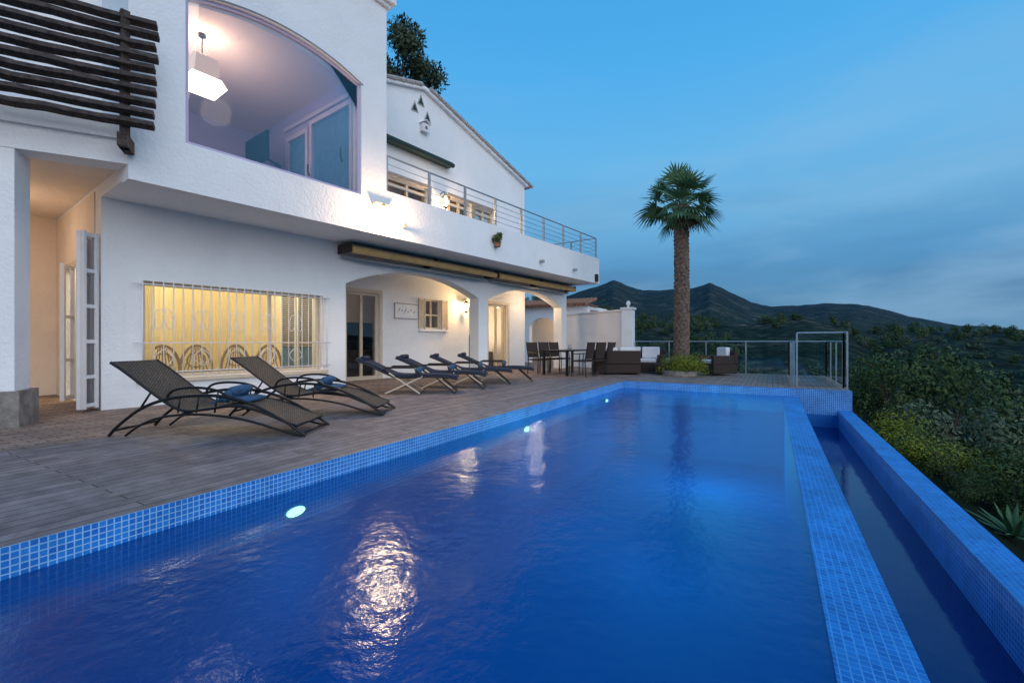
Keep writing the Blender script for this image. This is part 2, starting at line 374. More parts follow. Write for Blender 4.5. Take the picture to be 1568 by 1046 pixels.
b.panel([(-.352, 0), (-3.3, 0), (-3.3, 3.24), (-.352, 3.24)], [[(-1.55, .02), (-2.6, .02), (-2.6, 2.25), (-1.55, 2.25)]], lambda a, z, t: P(-.012+t, a, z), .010, M['peach'])
HB(b, -.0, -3.3, 0, -5, -3.5, 3.3, M['peach'])
HB(b, -4.2, -3.3, 0, -4.4, .6, 3.3, M['peach'])
b.obj('porch_plaster', house)
b = MB()
HB(b, .26, -.36, .01, 3.61, -4.9, .03, M['soil'])
b.add([P(.27,-3.2,0),P(3.6,-3.2,0),P(3.6,-3.2,3.09),P(.27,-3.2,3.09)], [(0,1,2,3)], M['cream'])
b.add([P(3.6,-.36,0),P(3.6,-3.2,0),P(3.6,-3.2,3.09),P(3.6,-.36,3.09)], [(0,1,2,3)], M['cream'])
b.add([P(.27,-.36,0),P(3.6,-.36,0),P(3.6,-.36,.40),P(.27,-.36,.40)], [(0,1,2,3)], M['cream'])
b.add([P(.27,-.36,3.08),P(3.6,-.36,3.08),P(3.6,-3.2,3.08),P(.27,-3.2,3.08)], [(0,1,2,3)], M['cream'])
for v0, v1 in ((-2.0, -1.3), (-1.25, -.55)):
    b.add([P(3.59, v0, .1), P(3.59, v1, .1), P(3.59, v1, 2.2), P(3.59, v0, 2.2)], [(0,1,2,3)], M['pane'])
    for a in (v0, v1-.06): HB(b, 3.55, a, .05, 3.585, a+.06, 2.25, M['white'])
    for z in (.05, 2.19): HB(b, 3.552, v0+.06, z, 3.583, v1-.06, z+.06, M['white'])
    for k in range(30): HB(b, 3.545, v0+.07, .9+k*.044, 3.575, v1-.07, .912+k*.044, M['creamframe'])
HB(b, 1.0, -3.14, 1.35, 1.25, -3.19, 1.7, M['oldwood'])
b.obj('sunroom_interior', house)
light('room_lamp', 'POINT', P(1.3, -1.9, 2.5), 62, (1, 0.81, 0.50), house, .3)
light('room_lamp', 'POINT', P(2.8, -1.6, 2.5), 46, (1, 0.83, 0.52), house, .3)
def curtain(b, u0, u1, v, z0, z1, mat, n=60, amp=.03):
    vs = []; fs = []
    for i in range(n+1):
        u = u0+(u1-u0)*i/n; vv = v+amp*math.sin(i*1.1)+amp*.6*math.sin(i*2.7)
        vs += [P(u, vv, z0), P(u, vv, z1)]
        if i: fs.append((2*i-2, 2*i, 2*i+1, 2*i-1))
    b.add(vs, fs, mat)
def curtmat():
    m, nt, out = newmat('yellow_sheer_curtain')
    d = N(nt, 'ShaderNodeBsdfDiffuse'); d.inputs[0].default_value = (.85, .77, .53, 1)
    t = N(nt, 'ShaderNodeBsdfTranslucent'); t.inputs[0].default_value = (.88, .79, .53, 1)
    x = N(nt, 'ShaderNodeMixShader'); x.inputs[0].default_value = .5; L(nt, d.outputs[0], x.inputs[1]); L(nt, t.outputs[0], x.inputs[2]); L(nt, x.outputs[0], out.inputs['Surface']); return m
M['curt'] = curtmat()
b = MB()
curtain(b, .45, .80, -.62, .1, 2.5, M['curt'], 50, .010)
curtain(b, 1.5, 2.9, -2.95, .1, 2.7, M['curt'], 110, .0035)
b.obj('curtains', house, smooth=True)
b = MB()
def frame(b, u0, u1, z0, z1, v, w, th, mat, mull=(), rails=()):
    HB(b, u0, v, z0, u0+w, v-th, z1, mat); HB(b, u1-w, v, z0, u1, v-th, z1, mat)
    HB(b, u0+w, v, z0, u1-w, v-th, z0+w, mat); HB(b, u0+w, v, z1-w, u1-w, v-th, z1, mat)
    for m in mull: HB(b, m-w/2, v-.003, z0+w, m+w/2, v-th+.003, z1-w, mat)
    for r in rails: HB(b, u0+w, v-.006, r-w/2, u1-w, v-th+.006, r+w/2, mat)
frame(b, .492, 3.448, .422, 1.938, -.16, .055, .06, M['creamframe'], mull=(2.46,))
b.add([P(.5,-.2,.43),P(3.44,-.2,.43),P(3.44,-.2,1.93),P(.5,-.2,1.93)], [(0,1,2,3)], M['glass'])
HB(b, .40, .05, .36, 3.54, -.14, .418, M['creamframe'])
b.obj('sunroom_window', house)
b = MB()
g0, g1 = .46, 3.48
for z in (.52, 1.88, .98): b.tube([P(g0-.12, .09, z), P(g1+.08, .09, z)], .010, M['white'], 6)
n = 23
for i in range(n+1):
    u = g0+(g1-g0)*i/n
    b.tube([P(u, .09, .47), P(u, .09, 1.93)], .009, M['white'], 6)
for i in range(2, n-1, 4):
    u = g0+(g1-g0)*i/n; s_ = (g1-g0)/n
    for sg in (-1, 1):
        pts = [P(u+sg*s_*(.5+.5*math.cos(t/10*math.pi*2.2))*(.9), .10, 1.35+.16*math.sin(t/10*math.pi*2)) for t in range(11)]
        b.tube(smoothpts(pts, 1), .006, M['white'], 5)
        pts = [P(u+sg*s_*.9*math.sin(t/8*math.pi), .10, .60+.28*t/8) for t in range(9)]
        b.tube(pts, .006, M['white'], 5)
for u in (g0, g1):
    for z in (.52, 1.88): b.tube([P(u, .09, z), P(u, -.01, z)], .009, M['white'], 6)
b.obj('window_grille', house, smooth=True)
b = MB()
for cu, cv in ((.95, -.85), (1.5, -1.0), (2.15, -.95), (2.75, -.9)):
    pts = [P(cu+.26*math.cos(a*math.pi/12), cv+.06, .45+.48*math.sin(a*math.pi/12)) for a in range(13)]
    b.tube(pts, .025, M['beigewood'], 6)
    for k in range(-3, 4):
        b.tube([P(cu+k*.065, cv+.05, .45), P(cu+k*.03, cv+.05, .45+.48*math.sqrt(max(0.02, 1-(k*.065/.26)**2*.9)))], .010, M['beigewood'], 5)
    pts = [P(cu+.15*math.cos(a*math.pi/6), cv+.07, .66+.13*math.sin(a*math.pi/6)) for a in range(13)]
    b.tube(pts, .012, M['beigewood'], 5)
    HB(b, cu-.24, cv+.03, .40, cu+.24, cv-.45, .46, M['beigewood'])
    for a in (-.22, .22):
        for c in (0, -.42): b.tube([P(cu+a, cv+c, .03), P(cu+a, cv+c, .42)], .018, M['beigewood'], 6)
b.obj('interior_rattan_chairs', house, smooth=False)
b = MB()
frame(b, 4.95, 5.95, .02, 2.28, VB-.08, .07, .07, M['creamframe'], mull=(5.45,))
frame(b, 4.86, 6.04, .0, 2.37, VB+.02, .085, .03, M['creamframe'])
frame(b, 10.41, 11.69, .0, 2.41, VB+.02, .085, .03, M['creamframe'])
frame(b, 10.5, 11.6, .02, 2.32, VB-.08, .07, .07, M['creamframe'], mull=(11.05,))
frame(b, 9.50, 10.02, .02, 2.2, VB-.05, .05, .07, M['oldwood'], rails=(1.2,))
HB(b, 9.55, VB-.07, .07, 9.97, VB-.11, 1.17, M['oldwood'])
frame(b, 7.56, 8.22, 1.38, 2.26, VB-.08, .05, .07, M['creamframe'], mull=(7.89,), rails=(1.8,))
for a, bb, c, d in wd: b.add([P(a, VB-.13, c), P(bb, VB-.13, c), P(bb, VB-.13, d), P(a, VB-.13, d)], [(0,1,2,3)], M['glass'])
for s0, s1 in ((7.30, 7.55), (8.23, 8.48)):
    for z in range(16):
        zz = 1.42+z*.052; HB(b, s0+.03, VB+.05, zz, s1-.03, VB+.025, zz+.035, M['creamframe'])
    HB(b, s0, VB+.055, 1.37, s0+.03, VB+.01, 2.27, M['creamframe']); HB(b, s1-.03, VB+.055, 1.37, s1, VB+.01, 2.27, M['creamframe'])
HB(b, 7.3, VB+.09, 1.30, 8.48, VB-.02, 1.345, M['stucco'])
HB(b, 6.45, VB+.025, 1.66, 7.28, VB, 2.06, M['stucco'])
frame(b, 6.43, 7.30, 1.64, 2.08, VB+.035, .025, .03, M['coping'])
for k in range(6): b.tube([P(6.56+k*.11, VB+.03, 1.84+.04*math.sin(k*2)), P(6.62+k*.11, VB+.03, 1.9+.03*math.cos(k*3))], .012, M['coping'], 5)
b.obj('porch_doors_and_windows', house)
b = MB()
HB(b, 3.91, VB-.3, .0, 12.44, -4.9, .02, M['soil'])
b.add([P(3.91,-4.6,0),P(12.44,-4.6,0),P(12.44,-4.6,3.09),P(3.91,-4.6,3.09)], [(0,1,2,3)], M['peach'])
b.add([P(8.9,VB-.31,0),P(8.9,-4.6,0),P(8.9,-4.6,3.09),P(8.9,VB-.31,3.09)], [(0,1,2,3)], M['peach'])
for z in (.3, .75, 1.2, 1.65, 2.1): HB(b, 9.6, -4.3, z, 11.2, -4.58, z+.04, M['oldwood'])
for u in (9.6, 10.4, 11.2): HB(b, u, -4.29, .02, u+.04, -4.59, 2.2, M['oldwood'])
HB(b, 11.5, -2.6, .0, 12.1, -3.1, .6, M['oldwood'])
b.tube([P(11.8, -2.85, .6), P(11.8, -2.85, .95)], .04, M['coping'], 8)
b.tube([P(11.8, -2.85, .92), P(11.8, -2.85, 1.22)], [.17, .11], M['shadehot'], 14)
HB(b, 5.0, -2.3, .02, 7.6, -3.1, .75, M['oldwood']); HB(b, 6.4, -3.9, .02, 8.4, -4.5, 1.6, M['tv'])
b.obj('living_room_interior', house)
light('living_lamp', 'POINT', P(11.3, -3.0, 1.7), 60, (1, .68, .34), house, .15)
light('living_lamp', 'POINT', P(6.3, -3.6, 2.3), 6, (1, .72, .42), house, .2)

def lantern(parent_b, u, v, z, mat=M['warm'], s=1.0):
    b = parent_b
    b.tube([P(u, v, z+.16*s), P(u, v+.10*s, z+.20*s), P(u, v+.16*s, z+.13*s)], .010*s, M['black'], 6)
    c = (u, v+.16*s)
    for a in range(4):
        an = a*math.pi/2+math.pi/4
        b.tube([P(c[0]+.075*s*math.cos(an), c[1]+.075*s*math.sin(an), z+.08*s), P(c[0]+.05*s*math.cos(an), c[1]+.05*s*math.sin(an), z-.12*s)], .007*s, M['black'], 5)
    b.tube([P(c[0], c[1], z+.085*s), P(c[0], c[1], z+.145*s)], [.095*s, .01*s], M['black'], 8)
    b.tube([P(c[0], c[1], z-.12*s), P(c[0], c[1], z-.16*s)], [.055*s, .01*s], M['black'], 8)
    b.tube([P(c[0], c[1], z-.10*s), P(c[0], c[1], z+.0*s), P(c[0], c[1], z+.07*s)], [.02*s, .045*s, .02*s], mat, 8)
b = MB(); lantern(b, 9.15, VB, 2.12, s=1.3); lantern(b, 6.75, 0, 4.66, s=1.3)
b.obj('wall_lanterns', house)
light('lantern_lamp', 'POINT', P(9.15, VB+.36, 2.14), 52, (1, .62, .27), house, .06)
light('lantern_lamp', 'POINT', P(6.75, .36, 4.64), 24, (1, .64, .32), house, .06)
light('lantern_lamp', 'POINT', P(12.3, -.7, 2.4), 26, (1, .70, .42), house, .1)

b = MB()
HB(b, 3.64, 1.49, 3.62, 4.02, 1.361, 3.65, M['beigewood'])
b.tube([P(3.66, 1.365, 3.63), P(3.83, 1.50, 3.59), P(4.00, 1.365, 3.63)], .035, M['beigewood'], 8)
HB(b, 3.70, 1.46, 3.52, 3.96, 1.37, 3.585, M['warmhot'])
for u in (4.35, 9.45, 11.4): b.tube([P(u, 1.34, 3.35), P(u, 1.50, 3.33)], .045, M['coping'], 10)
HB(b, 12.95, 1.43, 3.12, 13.1, 1.362, 3.38, M['black'])
b.obj('facade_fittings', house)
light('facade_lamp', 'POINT', P(3.83, 1.60, 3.36), 125, (1, .62, .32), house, .10)

# tower block with arched window
b = MB()
WU0, WU1, WS, WP = .62, 3.42, 5.80, 6.06
win = [(WU0, 3.74), (WU1, 3.74)]+list(reversed(arc(WU0, WU1, WS, WP, 24)))
b.panel([(0, 3.07), (3.99, 3.07), (3.99, 7.56), (0, 7.56)], [win], front(1.36), .28, M['stucco'])
HB(b, 0, 1.08, 3.385, .25, -4.99, 7.56, M['stucco'])
HB(b, 3.74, 1.08, 3.385, 3.99, -4.99, 7.56, M['stucco'])
HB(b, -.05, 1.42, 7.56, 4.06, -5.2, 7.64, M['white']); HB(b, -.12, 1.49, 7.64, 4.13, -5.2, 7.74, M['stucco'])
b.obj('upper_block', house)
b = MB()
inner = [(WU0+.05, 3.79), (WU1-.05, 3.79)]+list(reversed(arc(WU0+.05, WU1-.05, WS-.04, WP-.05, 24)))
b.panel([(WU0+.002, 3.742), (WU1-.002, 3.742)]+list(reversed(arc(WU0+.002, WU1-.002, WS-.002, WP-.002, 24))), [inner], front(1.31), .06, M['lavtrim'])
b.panel(inner, [], front(1.285), .004, M['glass'])
b.obj('arched_picture_window', house)
b = MB()
b.tube([P(a, 1.363, z) for a, z in arc(WU0-.03, WU1+.03, WS, WP+.03, 30)], .014, M['awncas'], 6); b.obj('window_trim', house)
b = MB()
ZF, ZC, VR = 3.5, 6.32, -3.6
b.add([P(.26,1.07,ZF),P(3.73,1.07,ZF),P(3.73,VR,ZF),P(.26,VR,ZF)], [(0,1,2,3)], M['soil'])
b.add([P(.26,1.07,ZC),P(3.73,1.07,ZC),P(3.73,VR,ZC),P(.26,VR,ZC)], [(0,1,2,3)], M['ceil'])
b.add([P(.26,VR,ZF),P(3.73,VR,ZF),P(3.73,VR,ZC),P(.26,VR,ZC)], [(0,1,2,3)], M['lav'])
b.add([P(.26,1.07,ZF),P(.26,VR,ZF),P(.26,VR,ZC),P(.26,1.07,ZC)], [(0,1,2,3)], M['lav'])
b.add([P(3.725,1.07,ZF),P(3.725,VR,ZF),P(3.725,VR,ZC),P(3.725,1.07,ZC)], [(0,1,2,3)], M['lav'])
for v0, v1, zt in ((-1.95, -.97, 5.75), (-.90, .72, 5.86)):
    for a, c, z0, z1 in ((v0, v0+.10, 3.52, zt), (v1-.10, v1, 3.52, zt), (v0+.10, v1-.10, zt-.10, zt), (v0+.10, v1-.10, 3.52, 3.64)):
        HB(b, 3.64, a, z0, 3.72, c, z1, M['lavtrim'])
    b.add([P(3.70, v0, 3.52), P(3.70, v1, 3.52), P(3.70, v1, zt-.05), P(3.70, v0, zt-.05)], [(0,1,2,3)], M['pane'])
HB(b, 3.67, -2.1, 5.95, 3.72, 1.05, 6.03, M['lavtrim'])
b.tube([P(3.60, -.80, 4.62), P(3.56, -.80, 4.70), P(3.56, -.80, 4.86)], .018, M['black'], 6)
b.tube([P(3.60, .45, 4.62), P(3.56, .45, 4.72), P(3.56, .45, 4.90)], .018, M['black'], 6)
HB(b, 2.95, -1.35, 4.92, 3.0, -2.40, 5.55, M['tv']); b.tube([P(3.0, -1.9, 5.2), P(3.7, -2.3, 5.2)], .03, M['black'], 6)
HB(b, .3, VR+.6, 3.5, 2.7, VR+.02, 5.12, M['bluefab'])
b.obj('upper_room_interior', house)
b = MB()
b.tube([P(1.38, -.3, 6.31), P(1.38, -.3, 5.82)], .010, M['black'], 6); b.tube([P(1.38, -.3, 6.315), P(1.38, -.3, 6.27)], .06, M['black'], 12)
def shadebox(b, cu, cv, r0, r1, z0, z1, mat):
    vs = [P(cu-r0, cv-r0, z0), P(cu+r0, cv-r0, z0), P(cu+r0, cv+r0, z0), P(cu-r0, cv+r0, z0), P(cu-r1, cv-r1, z1), P(cu+r1, cv-r1, z1), P(cu+r1, cv+r1, z1), P(cu-r1, cv+r1, z1)]
    b.add(vs, [(0,3,2,1),(4,5,6,7),(0,1,5,4),(1,2,6,5),(2,3,7,6),(3,0,4,7)], mat)
shadebox(b, 1.38, -.3, .20, .18, 5.60, 5.88, M['shade']); shadebox(b, 1.38, -.3, .29, .22, 5.38, 5.54, M['shadehot'])
b.obj('pendant_lamp', house)
light('pendant_light', 'POINT', P(1.38, -.3, 6.00), 44, (1, .70, .40), house, .12)
light('pendant_light', 'POINT', P(1.7, -.6, 5.2), 46, (1, .76, .56), house, .25)

# gabled wing
b = MB()
gp = [(3.985, 3.385), (10.57, 3.385), (10.57, 6.12), (6.16, 7.34), (3.985, 6.74)]
hl = [[(5.05, 3.95), (6.37, 3.95), (6.37, 4.92), (5.05, 4.92)], [(7.10, 3.95), (7.98, 3.95), (7.98, 4.92), (7.10, 4.92)], [(8.12, 3.95), (9.0, 3.95), (9.0, 4.92), (8.12, 4.92)]]
b.panel(gp, hl, front(0), .3, M['stucco'])
HB(b, 10.27, -.3, 3.385, 10.57, -5, 6.10, M['stucco'])
b.obj('gabled_upper_wall', house)
b = MB()
def slope(b, u0, z0, u1, z1, th, v0, v1, mat):
    b.add([P(u0,v0,z0),P(u1,v0,z1),P(u1,v1,z1),P(u0,v1,z0),P(u0,v0,z0+th),P(u1,v0,z1+th),P(u1,v1,z1+th),P(u0,v1,z0+th)],
          [(0,3,2,1),(4,5,6,7),(0,1,5,4),(1,2,6,5),(2,3,7,6),(3,0,4,7)], mat)
slope(b, 6.16, 7.345, 10.78, 6.068, .07, .10, -5.2, M['stucco']); slope(b, 3.6, 6.64, 6.159, 7.345, .07, .10, -5.2, M['stucco'])
slope(b, 6.16, 7.418, 10.74, 6.15, .04, .06, -5.2, M['terracotta']); slope(b, 3.6, 6.713, 6.159, 7.418, .04, .06, -5.2, M['terracotta'])
for i in range(17):
    for sgn in (1, -1):
        u = 6.16+sgn*(.14+i*.27)
        if u < 4.05: continue
        z = 7.46-abs(u-6.16)*.277
        b.tube([P(u, .11, z-.01), P(u+sgn*.25, .11, z-.075)], [.055, .045], M['coping'], 8)
b.tube([P(10.72, .12, 6.13), P(10.72, -5.2, 6.13)], .06, M['terracotta'], 8)
b.obj('roof', house)
b = MB()
for k, (a, c) in enumerate(((5.05, 6.37), (7.10, 7.98), (8.12, 9.0))):
    frame(b, a, c, 3.95, 4.92, -.08, .06, .07, M['creamframe'], mull=((a+c)/2,), rails=(4.74,))
    b.add([P(a,-.16,3.95),P(c,-.16,3.95),P(c,-.16,4.92),P(a,-.16,4.92)], [(0,1,2,3)], M['glass'])
    frame(b, a-.07, c+.07, 3.88, 4.99, .02, .065, .03, M['beigewood'])
b.add([P(4,-1.2,3.39),P(10.2,-1.2,3.39),P(10.2,-1.2,6),P(4,-1.2,6)], [(0,1,2,3)], M['beigewood'])
b.add([P(6.9,-.31,3.39),P(6.9,-1.2,3.39),P(6.9,-1.2,6),P(6.9,-.31,6)], [(0,1,2,3)], M['beigewood'])
b.obj('upper_windows', house)
light('bedroom_lamp', 'POINT', P(5.6, -.8, 5.1), 5, (1, .66, .36), house, .1)
light('bedroom_lamp', 'POINT', P(8.6, -.8, 5.2), 2.5, (1, .66, .36), house, .1)
b = MB()
HB(b, 4.9, .20, 5.62, 7.02, .01, 5.74, M['green']); b.tube([P(4.9, .20, 5.66), P(7.04, .20, 5.66)], .06, M['green'], 8)
b.obj('green_awning_box', house)
b = MB()
for u, z in ((6.08, 6.93), (5.88, 6.70), (6.30, 6.60)):
    b.add([P(u-.12, .012, z), P(u+.12, .012, z), P(u, .012, z+.28), P(u-.12, .0, z), P(u+.12, .0, z), P(u, .0, z+.28)], [(0,1,2),(0,3,4,1),(1,4,5,2),(2,5,3,0)], M['coping'])
    b.add([P(u-.08, .016, z+.03), P(u+.08, .016, z+.03), P(u, .016, z+.21)], [(0,1,2)], M['green'])
HB(b, 6.05, .12, 6.27, 6.27, .0, 6.47, M['cushion'])
slope(b, 6.02, 6.47, 6.16, 6.56, .02, .14, 0, M['white']); slope(b, 6.161, 6.56, 6.30, 6.47, .02, .14, 0, M['white'])
b.tube([P(6.16, .125, 6.37), P(6.16, .11, 6.37)], .045, M['terracotta'], 10)
b.obj('gable_vents_and_birdhouse', house)

b = MB()
us = [4.05+i*(13.2-4.05)/8 for i in range(9)]
for u in us: HB(b, u-.022, 1.30, 3.97, u+.022, 1.25, 4.70, M['steel'])
b.tube([P(4.0, 1.275, 4.70), P(13.2, 1.275, 4.70)], .020, M['steel'], 8)
for k in range(4): b.tube([P(4.0, 1.275, 4.12+k*.14), P(13.2, 1.275, 4.12+k*.14)], .007, M['steel'], 6)
for v in (.3, -1.0): HB(b, 13.15, v, 3.965, 13.2, v-.04, 4.70, M['steel'])
b.tube([P(13.18, 1.275, 4.70), P(13.18, -2, 4.70)], .020, M['steel'], 8)
for k in range(4): b.tube([P(13.18, 1.275, 4.12+k*.14), P(13.18, -2, 4.12+k*.14)], .007, M['steel'], 6)
b.obj('balcony_railing', house)

b = MB()
for u0, u1 in ((3.8, 8.5), (8.62, 13.1)):
    b.tube([P(u0, .46, 2.90), P(u1, .46, 2.90)], .075, M['awn'], 12)
    HB(b, u0, .20, 2.76, u1, .12, 2.82, M['awncas']); HB(b, u0, .40, 2.99, u1, .02, 3.02, M['awncas'])
    for e in (u0-.035, (u0+u1)/2, u1): HB(b, e, .50, 2.84, e+.035, .02, 3.02, M['oldwood'])
    m = (u0+u1)/2
    for e in (u0+.3, u1-.3):
        b.tube([P(e, .25, 2.76), P(m, .42, 2.74)], .022, M['awncas'], 6)
b.obj('retractable_awnings', house)

wd_ = Vector((0.905, 0.425)).normalized()
def W(s, t, z):
    u = s*wd_.x - t*wd_.y*1.0; v = 1.36 + s*wd_.y + t*wd_.x
    return P(u, v, z)
def WB(b, s0, t0, z0, s1, t1, z1, mat):
    vs = [W(s0,t0,z0),W(s1,t0,z0),W(s1,t1,z0),W(s0,t1,z0),W(s0,t0,z1),W(s1,t0,z1),W(s1,t1,z1),W(s0,t1,z1)]
    b.add(vs, [(0,3,2,1),(4,5,6,7),(0,1,5,4),(1,2,6,5),(2,3,7,6),(3,0,4,7)], mat)
b = MB()
WB(b, -.01, -.02, 3.26, -5, -.35, 3.55, M['stucco']); WB(b, -.01, .04, 3.55, -5, -.35, 3.72, M['stucco'])
WB(b, -1.05, -.03, -.02, -1.5, -.42, 3.26, M['stucco'])
WB(b, -.99, .03, 0, -1.56, -.48, .42, M['stone'])
WB(b, -4.6, -.03, -.02, -5, -.42, 3.26, M['stucco'])
b.obj('porch_pillar_and_beam', house)
b = MB()
b.add([P(-.002, 1.2, 3.30), P(-5, -.7, 3.30), P(-5, -3.5, 3.30), P(-.002, -3.5, 3.30)], [(0,1,2,3)], M['peach'])
b.add([P(-.002, 1.1, 3.60), P(-5, -1.1, 3.60), P(-5, -3.5, 3.60), P(-.002, -3.5, 3.60)], [(0,1,2,3)], M['stucco'])
WB(b, -.3, -1.2, 3.6, -5, -1.45, 6.6, M['stucco'])
b.obj('porch_ceiling_and_wing', house)
light('porch_lamp', 'POINT', P(-1.2, -1.6, 2.7), 24, (1, .70, .48), house, .2)
b = MB()
for i in range(10):
    z = 3.66+i*.145; dz = random.uniform(-.02, .02); e = random.uniform(-.02, .02)
    p = Vector(W(.34+e, .34-.012*i, z)); q = Vector(W(-3.2, .34-.012*i, z+dz+.02))
    pts = [p.lerp(q, t/14)+Vector((0, 0, .022*noise.noise(Vector((t*.9, i*3.1, 0))))) for t in range(15)]
    for k, (a, c) in enumerate(zip(pts[:-1], pts[1:])): b.beam(a, c, .10, .060+.012*noise.noise(Vector((k*1.3, i*5.1, 2))), M['oldwood'], up=(0,0.35,1))
for s_ in (.02, -1.6, -3.0):
    b.beam(W(s_, .24, 3.36), W(s_, .24, 5.05), .07, .09, M['oldwood'])
    WB(b, s_-.05, .36, 3.36, s_+.05, .03, 3.52, M['oldwood'])
b.obj('slatted_wood_screen', house)
b = MB()
def leaf(b, p, q, z0, z1, mat, rails=(.5, 1.0, 1.5, 2.0)):
    (pu, pv), (qu, qv) = p, q
    d = Vector((qu-pu, qv-pv)); l = d.length; d.normalize()
    def A(t, z): return P(pu+d.x*t, pv+d.y*t, z)
    for t in (.03, l-.03): b.beam(A(t, z0), A(t, z1), .06, .04, mat, up=(d.x, -d.y, 0))
    for z in (z0+.05, z1-.04)+tuple(rails): b.beam(A(.05, z), A(l-.05, z), .035, .05, mat)
    b.add([A(.05, z0), A(l-.05, z0), A(l-.05, z1), A(.05, z1)], [(0,1,2,3)], M['glass'])
leaf(b, (-.05, -.34), (-.26, .13), .05, 2.55, M['white'])
leaf(b, (-.24, .15), (-.04, -.02), .05, 2.55, M['white'])
leaf(b, (-.03, -1.6), (-.22, -1.35), .05, 2.25, M['white'], (.7, 1.4))
for v in (-1.5, -2.68): HB(b, -.03, v+.06, .02, -.012, v, 2.32, M['creamframe'])
HB(b, -.03, -1.44, 2.26, -.012, -2.68, 2.34, M['creamframe'])
b.obj('open_glazed_doors', house)

# ------------------------------------------------------------------ leaf clump generator
def clump(nl, size, lumps, mat, trunk=None, leafscale=1.0, flat=1.0, seed=0, spread=.62):
    rnd = random.Random(seed); b = MB(); vs = []; fs = []
    cs = []
    for i in range(lumps):
        a = rnd.uniform(0, 6.283); r = rnd.uniform(0, spread)*size
        cs.append((Vector((r*math.cos(a), r*math.sin(a), rnd.uniform(.30, 1.15)*size*flat)), rnd.uniform(.18, .44)*size))
    tot = sum(c[1]**2 for c in cs)
    for c, r in cs:
        for i in range(int(nl*r*r/tot)):
            d = Vector((rnd.gauss(0,1), rnd.gauss(0,1), rnd.gauss(0,1))).normalized()
            bumpy = 1+.28*noise.noise(d*2.3+c*7)
            p = c+d*r*bumpy*(rnd.uniform(.72, 1.06) if rnd.random() < .85 else rnd.uniform(1.0, 1.28)); p.z = max(p.z, .02*size)
            s = leafscale*size*rnd.uniform(.6, 1.3)
            n = (d*1.3+Vector((rnd.uniform(-.8,.8), rnd.uniform(-.8,.8), rnd.uniform(-.4,.8)))).normalized()
            t = n.cross(Vector((rnd.uniform(-1,1), rnd.uniform(-1,1), rnd.uniform(-1,1)))).normalized(); q = n.cross(t)
            o = len(vs)
            vs += [p-t*s, p+q*s*.42, p+t*s, p-q*s*.42]; fs.append((o, o+1, o+2, o+3))
    b.add(vs, fs, mat)
    if trunk:
        h = trunk
        b.tube([(0,0,-.3), (0.03*h,0,h*.5), (0,0.02*h,h)], [h*.07, h*.05, h*.03], M['bark'], 7)
        for c, r in cs[:6]: b.tube([(0,0,h*.6), c*.6+Vector((0,0,h*.3)), c], [h*.03, h*.02, h*.008], M['bark'], 5)
    return b
def rawmesh(b, name):
    me = bpy.data.meshes.new(name); me.from_pydata(b.v, [], b.f)
    for m in b.mats: me.materials.append(m)
    me.polygons.foreach_set('material_index', b.m); me.update(); return me

# ------------------------------------------------------------------ terrain
def interp(x, xs, ys):
    if x <= xs[0]: return ys[0]
    if x >= xs[-1]: return ys[-1]
    i = bisect.bisect_right(xs, x)-1; t = (x-xs[i])/(xs[i+1]-xs[i]); return ys[i]*(1-t)+ys[i+1]*t
far_px = [500,700,850,900,925,940,960,985,1040,1060,1087,1115,1150,1180,1220,1262,1330,1360,1390,1430,1470,1500,1568,1900]
far_y  = [490,480,458,442,434,428,435,442,441,439,433,445,460,468,469,465,466,475,484,490,497,496,504,512]
mid_px = [500,850,900,950,1000,1050,1100,1180,1230,1290,1330,1400,1470,1530,1568,1900]
mid_y  = [470,466,472,478,486,489,494,492,489,500,508,508,506,504,510,506]
def near_z(x, y):
    dx = max(0, x-1.4); dy = max(0, y-(16.2 if x > -4.5 else 29))
    dd = math.hypot(dx, dy)
    if dx == 0 and dy == 0: z = -2.3
    else: z = -1.5-.38*dd+.6*math.exp(-dd*.5) if dd < 12 else -1.5-.38*12-.25*(dd-12)
    if x < -16: z += .25*(-x-16)
    return z
Rs = [60, 150, 300, 550, 800, 1500, 2600, 4200, 9500]
def terrain(x, y):
    R = math.hypot(x, y); az = math.atan2(x, y); ph = az+R_(29.8)
    ph = max(-1.2, min(1.05, ph)); px = 784+697*math.tan(ph); cp = max(.4, math.cos(ph))
    ym = interp(px, mid_px, mid_y); yf = interp(px, far_px, far_y)
    H = [-15, -24, -20, 1+(522-ym)/697*550*cp, 1+(522-ym-10)/697*800*cp, 1+(522-yf-26)/697*1500*cp, 1+(522-yf)/697*2600*cp, 40, -60]
    zf = interp(math.log(max(R, 1)), [math.log(r) for r in Rs], H)
    nz = noise.fractal(Vector((x, y, 0))/max(40., R*.14), .9, 2.1, 5)
    zf += nz*R*(.012 if R < 1800 else .0075)
    nz2 = near_z(x, y)
    t = max(0, min(1, (R-22)/45)); t = t*t*(3-2*t)
    return nz2*(1-t)+zf*t
angs = [R_(a*.25) for a in range(-35*4, 45*4)]+[R_(a) for a in range(45, 325, 3)]
rad = [0.6*1.075**i for i in range(0, 134)]
vs = []; fs = []
na = len(angs)
for r in rad:
    for a in angs:
        x = r*math.sin(a); y = r*math.cos(a); vs.append((x, y, terrain(x, y)))
for i in range(len(rad)-1):
    for k in range(na):
        fs.append((i*na+k, i*na+(k+1)%na, (i+1)*na+(k+1)%na, (i+1)*na+k))
